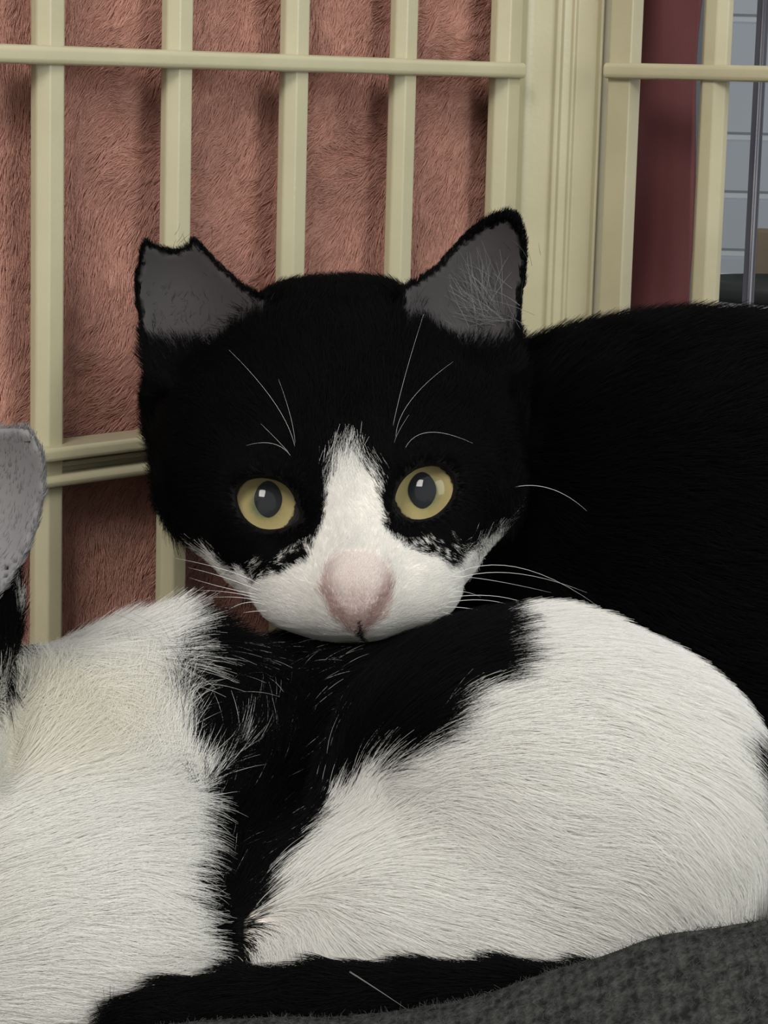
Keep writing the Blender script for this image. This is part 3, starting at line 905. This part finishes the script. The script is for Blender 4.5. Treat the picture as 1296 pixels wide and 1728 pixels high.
    # pale hairs inside the ears
    pts = []; cl = []
    def tuft(n, x, y, sx, sy, ang, spread, l0, l1, side, shade):
        for _ in range(n):
            qx, qy = x + rng.normal(0, sx), y + rng.normal(0, sy)
            z = ear_depth(np.array(qx), np.array(qy), side) - 1.2
            p = C(qx, qy, float(z)); a = ang + rng.normal(0, spread); L = l0 + (l1 - l0) * rng.random()
            d = np.array([math.cos(a), math.sin(a), -.25 - .2 * rng.random()])
            b = np.array([-math.sin(a), math.cos(a), 0]) * rng.normal(0, .12) * L
            pts.append([p, p + d * L * .4 + b * .3, p + d * L * .75 + b * .8 + [0, 0, L * .05], p + d * L + b * 1.4 + [0, 0, L * .12]])
            cl.append(np.array([1, 1, 1]) * shade * (.5 + .8 * rng.random()))
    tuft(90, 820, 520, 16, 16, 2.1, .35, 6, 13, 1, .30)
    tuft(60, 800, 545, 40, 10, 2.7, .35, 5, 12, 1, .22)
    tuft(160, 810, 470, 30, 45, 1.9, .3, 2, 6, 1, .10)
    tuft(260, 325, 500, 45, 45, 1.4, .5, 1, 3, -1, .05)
    tuft(60, 350, 575, 22, 10, .4, .5, 3, 6, -1, .12)
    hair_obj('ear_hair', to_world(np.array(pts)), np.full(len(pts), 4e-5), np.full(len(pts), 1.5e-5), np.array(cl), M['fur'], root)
    # whiskers
    WH = [
        [(742, 985, 505), (860, 955, 500), (1008, 1022, 505)], [(742, 990, 505), (850, 966, 502), (990, 1000, 510)], [(738, 1012, 504), (850, 1008, 500), (940, 1047, 505)],
        [(740, 1020, 504), (830, 1014, 502), (900, 1042, 508)], [(735, 1025, 504), (800, 1028, 502), (860, 1046, 507)], [(735, 1030, 505), (770, 1040, 503), (812, 1058, 507)],
        [(728, 1042, 505), (760, 1048, 503), (795, 1058, 506)], [(742, 978, 506), (800, 975, 503), (930, 1000, 508)], [(868, 822, 530), (930, 825, 524), (990, 862, 522)],
        [(742, 1002, 505), (778, 998, 503), (812, 1008, 506)],
        [(446, 992, 505), (390, 965, 500), (296, 942, 502)], [(445, 1000, 505), (380, 975, 500), (318, 958, 503)], [(442, 1005, 505), (380, 992, 501), (320, 975, 504)],
        [(444, 1012, 505), (390, 1000, 502), (330, 996, 506)], [(450, 1018, 505), (400, 1008, 502), (345, 1010, 506)], [(465, 1032, 505), (425, 1032, 502), (392, 1040, 504)],
        [(455, 1025, 504), (410, 1018, 500), (360, 1050, 500)],
        [(500, 772, 515), (470, 690, 505), (386, 590, 500)], [(498, 760, 515), (492, 710, 507), (470, 640, 503)], [(497, 775, 516), (470, 745, 508), (440, 715, 505)],
        [(502, 792, 515), (470, 752, 509), (415, 752, 507)],
        [(662, 725, 516), (682, 640, 505), (715, 530, 500)], [(668, 745, 515), (690, 680, 506), (765, 610, 502)], [(680, 765, 515), (720, 730, 508), (798, 748, 507)],
        [(664, 752, 515), (672, 730, 508), (690, 700, 505)]]
    for w in WH: whisker(root, w, 0.065 if w[0][1] > 800 else 0.045)
kitten_a()

# ------------------------------------------------------------------ kitten B: lying across the front, head to one side
CB_, CA_, SB = C(-343, 1060, 435), C(567, 685, 550), 0.92
fwB = lambda P: (np.asarray(P, float) - CA_) * SB + CB_
invB = lambda P: (np.asarray(P, float) - CB_) / SB + CA_
B_BLACK = [(288, 970), (270, 1040), (270, 1110), (290, 1180), (310, 1245), (332, 1312), (352, 1318), (384, 1285), (412, 1252), (420, 1260), (384, 1304), (330, 1352), (300, 1385), (286, 1450), (284, 1520), (305, 1570), (335, 1610), (400, 1660),
           (420, 1560), (440, 1500), (478, 1440), (520, 1400), (558, 1358), (610, 1325), (682, 1295), (722, 1242), (762, 1200), (815, 1172), (830, 1120), (818, 1060), (820, 1000), (600, 960), (360, 960)]
B_TAILPATCH = [(1205, 1225), (1225, 1190), (1420, 1160), (1420, 1440), (1320, 1410), (1270, 1350), (1230, 1290)]
TAIL = [(1400, 1450, 466), (1400, 1620, 432), (1210, 1690, 412), (1010, 1690, 406), (870, 1684, 405), (720, 1684, 405), (560, 1686, 405), (420, 1694, 407), (310, 1712, 409), (240, 1732, 411)]

earB = lambda q: in_ear(q, EAR_B, 2)

def kitten_b():
    base = W(500, 1500, 480)
    root = empty('kitten', (float(base[0]), float(base[1]), 0.0))
    tag(root, 'white kitten with a black saddle patch and tail curled across the front', 'kitten')
    F = Field((-150, -125, 392), (105, 20, 565), 1.3)
    F.ell(C(10, 1520, 468), (40, 41, 37), 9)                   # shoulder
    F.ell(C(268, 1418, 488), (28, 36, 33), 12)
    F.ell(C(140, 1450, 478), (30, 37, 32), 12)
    F.ell(C(60, 1640, 442), (36, 30, 30), 22)                  # upper foreleg along the ground
    F.cone(C(255, 1402, 494), C(600, 1355, 527), 34, 31, 14)   # trunk
    F.cone(C(600, 1345, 527), C(900, 1340, 492), 31, 34, 14)
    F.ell(C(915, 1362, 472), (42, 33, 44), 8, -.16)          # haunch
    F.ell(C(1078, 1420, 474), (23, 30, 42), 10)
    F.ell(C(640, 1530, 462), (27, 18, 34), 12, .25)             # bent knee
    F.ell(C(720, 1590, 455), (38, 14, 30), 16)                 # hind foot tucked under
    F.cone(C(10, 1400, 468), fwB(C(567, 800, 560)), 28, 24, 12)   # neck
    for a, b in zip(TAIL[:-1], TAIL[1:]): F.cone(C(*a), C(*b), 4.6, 4.4, 2.0)
    add_head(F, fwB, invB, SB, ((EAR_L, -1), (EAR_B, 2)))
    floor_cut(F)
    V, Q = F.mesh(); Nv = vnormals(V, Q)
    o = mesh_obj('body', to_world(V), Q, M['skin'], root)

    def coat(P, rnd, Nn=None):
        px, py = pix(P); q = invB(P)
        j = 20 * (vnoise(P, 5, 71) - .5) + 14 * (vnoise(P, 1.6, 72) - .5) + 22 * (rnd - .5)
        blk = (poly_sd(px, py, B_BLACK) + j < 0)
        blk |= (poly_sd(px, py, B_TAILPATCH) + j < 0)
        tl = np.full(len(P), 1e9)
        for a, b in zip(TAIL[:-1], TAIL[1:]):
            a, b = C(*a), C(*b); t = np.clip(((P - a) @ (b - a)) / ((b - a) @ (b - a)), 0, 1)
            tl = np.minimum(tl, np.linalg.norm(P - a - t[:, None] * (b - a), axis=1))
        blk |= tl < 5.0
        hd = ((q[:, 0] - CA_[0]) ** 2 / 44 ** 2 + (q[:, 1] - CA_[1] + 12) ** 2 / 45 ** 2 + (q[:, 2] - 540) ** 2 / 46 ** 2 < 1)
        ear = earB(q); hd |= ear[0] | ear[1]
        qx, qy = pix(q)
        hd |= (px < 34) & (py < 1165)
        hd |= (qy < 785) & (((qx < 905) & (q[:, 2] < 553)) | ((qx < 860) & (q[:, 2] < 590)))
        blk = np.where(hd, ~(head_coat(q, rnd) | ((qx > 790) & (qy + 30 * (rnd - .5) > 775)) | ((px > 22) & (py > 1020) & (py < 1130))), blk)
        return blk, hd, q, tl
    rng = np.random.default_rng(202)
    blk, hd, q, tl = coat(V, np.full(len(V), .5))
    cc = np.where(blk[:, None], BLACK, WHITE * np.array([.93, .84, .78]))
    sc, sm = head_skin(q, Nv, earB)
    elr = earB(q); inn = (elr[0] | elr[1]) & (Nv[:, 2] < .15); sm[inn] = 1
    sc[inn] = (0.19, 0.182, 0.183)
    cc = np.where((sm > 0)[:, None] & hd[:, None], sc, cc)
    skin_attr(o, cc)
    add_eyes(root, fwB, SB)
    cen = V[Q].mean(1); cn = Nv[Q].mean(1); cpx, cpy = pix(cen)
    vd = cen / np.linalg.norm(cen, axis=1, keepdims=True); face = -(cn * vd).sum(1)
    _, chd, cq, ctl = coat(cen, np.full(len(cen), .5))
    dens = np.where(chd, 11.0, 15.0) * (face > -.35)
    dens[(cpx < -330)] *= .35
    dens[cpy > 1850] = 0
    el, er, dl, dr = earB(cq)
    inner = (el | er) & (cn[:, 2] < .1) & (np.minimum(dl, dr) < -12)
    dens[inner] = 1.2
    qx, qy = pix(cq)
    for poly in (EYE_L, EYE_R): dens[chd & (poly_sd(qx, qy, poly) < 9) & (cq[:, 2] < 535)] = 0
    dens[chd & (poly_sd(qx, qy, LEATHER) < -1) & (cq[:, 2] < 512)] = 0
    P, Nn = sample(V, Q, Nv, dens, rng); n = len(P); rnd = rng.random(n)
    px, py = pix(P)
    blk, hd, q, tl = coat(P, rnd)
    FLOW = [(60, 1080, .5, .9), (180, 1040, .4, 1), (300, 1020, .5, .8), (250, 1120, .5, .87), (100, 1190, .55, .85), (300, 1230, .55, .8), (190, 1260, .55, .8), (150, 1400, .8, .4), (60, 1550, 1, 0), (250, 1530, .95, .0), (330, 1420, .85, .3),
            (150, 1680, 1, -.2), (340, 1640, .9, -.4), (340, 1090, .5, .85), (375, 1140, .5, .85), (400, 1180, .5, .87), (450, 1280, .55, .85), (420, 1400, .4, .9), (400, 1500, .3, .9), (500, 1150, .6, .7), (560, 1220, .7, .6), (500, 1320, .6, .75),
            (620, 1150, .8, .3), (700, 1120, 1, .1), (820, 1100, 1, -.1), (840, 1160, 1, -.2), (720, 1230, .95, .05), (620, 1300, .85, .3), (520, 1400, .6, .7), (470, 1480, .4, .9),
            (950, 1080, 1, -.1), (1080, 1080, 1, -.3), (1200, 1150, 1, -.6), (1260, 1230, .9, -.7), (900, 1250, 1, -.15), (1100, 1250, 1, -.25), (800, 1350, 1, -.25), (1000, 1400, 1, -.3), (1200, 1350, .8, -.7), (1240, 1480, .3, -1),
            (1150, 1520, .4, -.9), (700, 1500, 1, -.2), (500, 1560, .3, -.9), (600, 1620, .9, -.4), (800, 1600, 1, -.25), (1000, 1560, .9, -.4), (450, 1600, .3, -1)]
    D2 = idw(px, py, FLOW, 40)
    qx, qy = pix(q)
    D2 = np.where(hd[:, None], head_flow(qx, qy), D2)
    tail = tl < 6.0
    D2 = np.where(tail[:, None], np.array([-1.0, -.05]), D2)
    L = (8.5 + 4 * vnoise(P, 14, 73)) * (.7 + .6 * rng.random(n))
    L = L + 1.5 * sstep(1120 - py, 0, 80) * (px < 300)
    L = L * (.45 + .55 * sstep(px, 40, 130) + .55 * sstep(py, 1130, 1180) * (px < 130)).clip(.45, 1)
    L = np.where(hd, head_len(qx, qy) * (.75 + .5 * rng.random(n)), L)
    L = np.where(tail, 6.5 * (.7 + .6 * rng.random(n)), L)
    ex = earB(q); ear = (ex[0] | ex[1]) & hd
    L = np.where(ear, 1.6 * (.6 + .8 * rng.random(n)), L)
    D2 = np.where(ear[:, None], np.array([.3, 1.0]), D2)
    lift = np.where(hd, .42, .36 + .30 * sstep(1130 - py, 0, 110) * (px < 420) + .15 * sstep(Nn[:, 1], .6, 1)) + .24 * (rng.random(n) - .5)
    top = sstep(1135 - py, 0, 90) * (px < 420) * ~hd
    lift = np.clip(lift + top * .5 * (vnoise(P, 4, 74) - .4), .1, .93)
    S = strands(P, Nn, D2, L, lift, rng, 5, 30.0, .12, .26, .25 + .6 * top)
    cb = BLACK * (.6 + rng.random((n, 1)) * 1.4)
    cw = WHITE * (.93 + .1 * rng.random((n, 1)))
    yel = sstep(280 - np.hypot((px - 70) / 1.0, (py - 1230) / .55), 0, 260)[:, None]
    cw = cw * (1 - yel * np.array([.03, .05, .13]))
    colr = np.where(blk[:, None], cb, cw)
    fr = (rng.random(n) < .012) & blk & ~hd & ~tail & (px < 560)      # stray white guard hairs over the black
    colr[fr] = WHITE * .8
    ine = ear & (Nn[:, 2] < .25)
    colr[ine] = np.array([.29, .285, .285]) * (.5 + .8 * rng.random((ine.sum(), 1)))
    R0 = np.where(hd, 4.6e-5, 4.3e-5)
    hair_obj('fur', to_world(S), R0, R0 * .3, colr, M['fur'], root)
    for w in ([(590, 1640, 398), (640, 1672, 396), (688, 1704, 394)],):
        whisker(root, w, 0.16).data.materials[0] = M['dull_hair']
    for sgn, ox in ((1, 700), (-1, 510)):
        for i in range(4):
            A = [C(ox + sgn * 40, 985 + i * 14, 505), C(ox + sgn * 140, 975 + i * 22, 500), C(ox + sgn * (230 - 20 * i), 1000 + i * 30, 506)]
            A = [fwB(a) for a in A]
            pts = [(*[float(x) for x in pix(a)], float(a[2])) for a in A]
            if min(p[0] for p in pts) < -1200: continue
            whisker(root, pts, 0.08)
kitten_b()
print('HAIRS', HAIR_TOTAL[0])
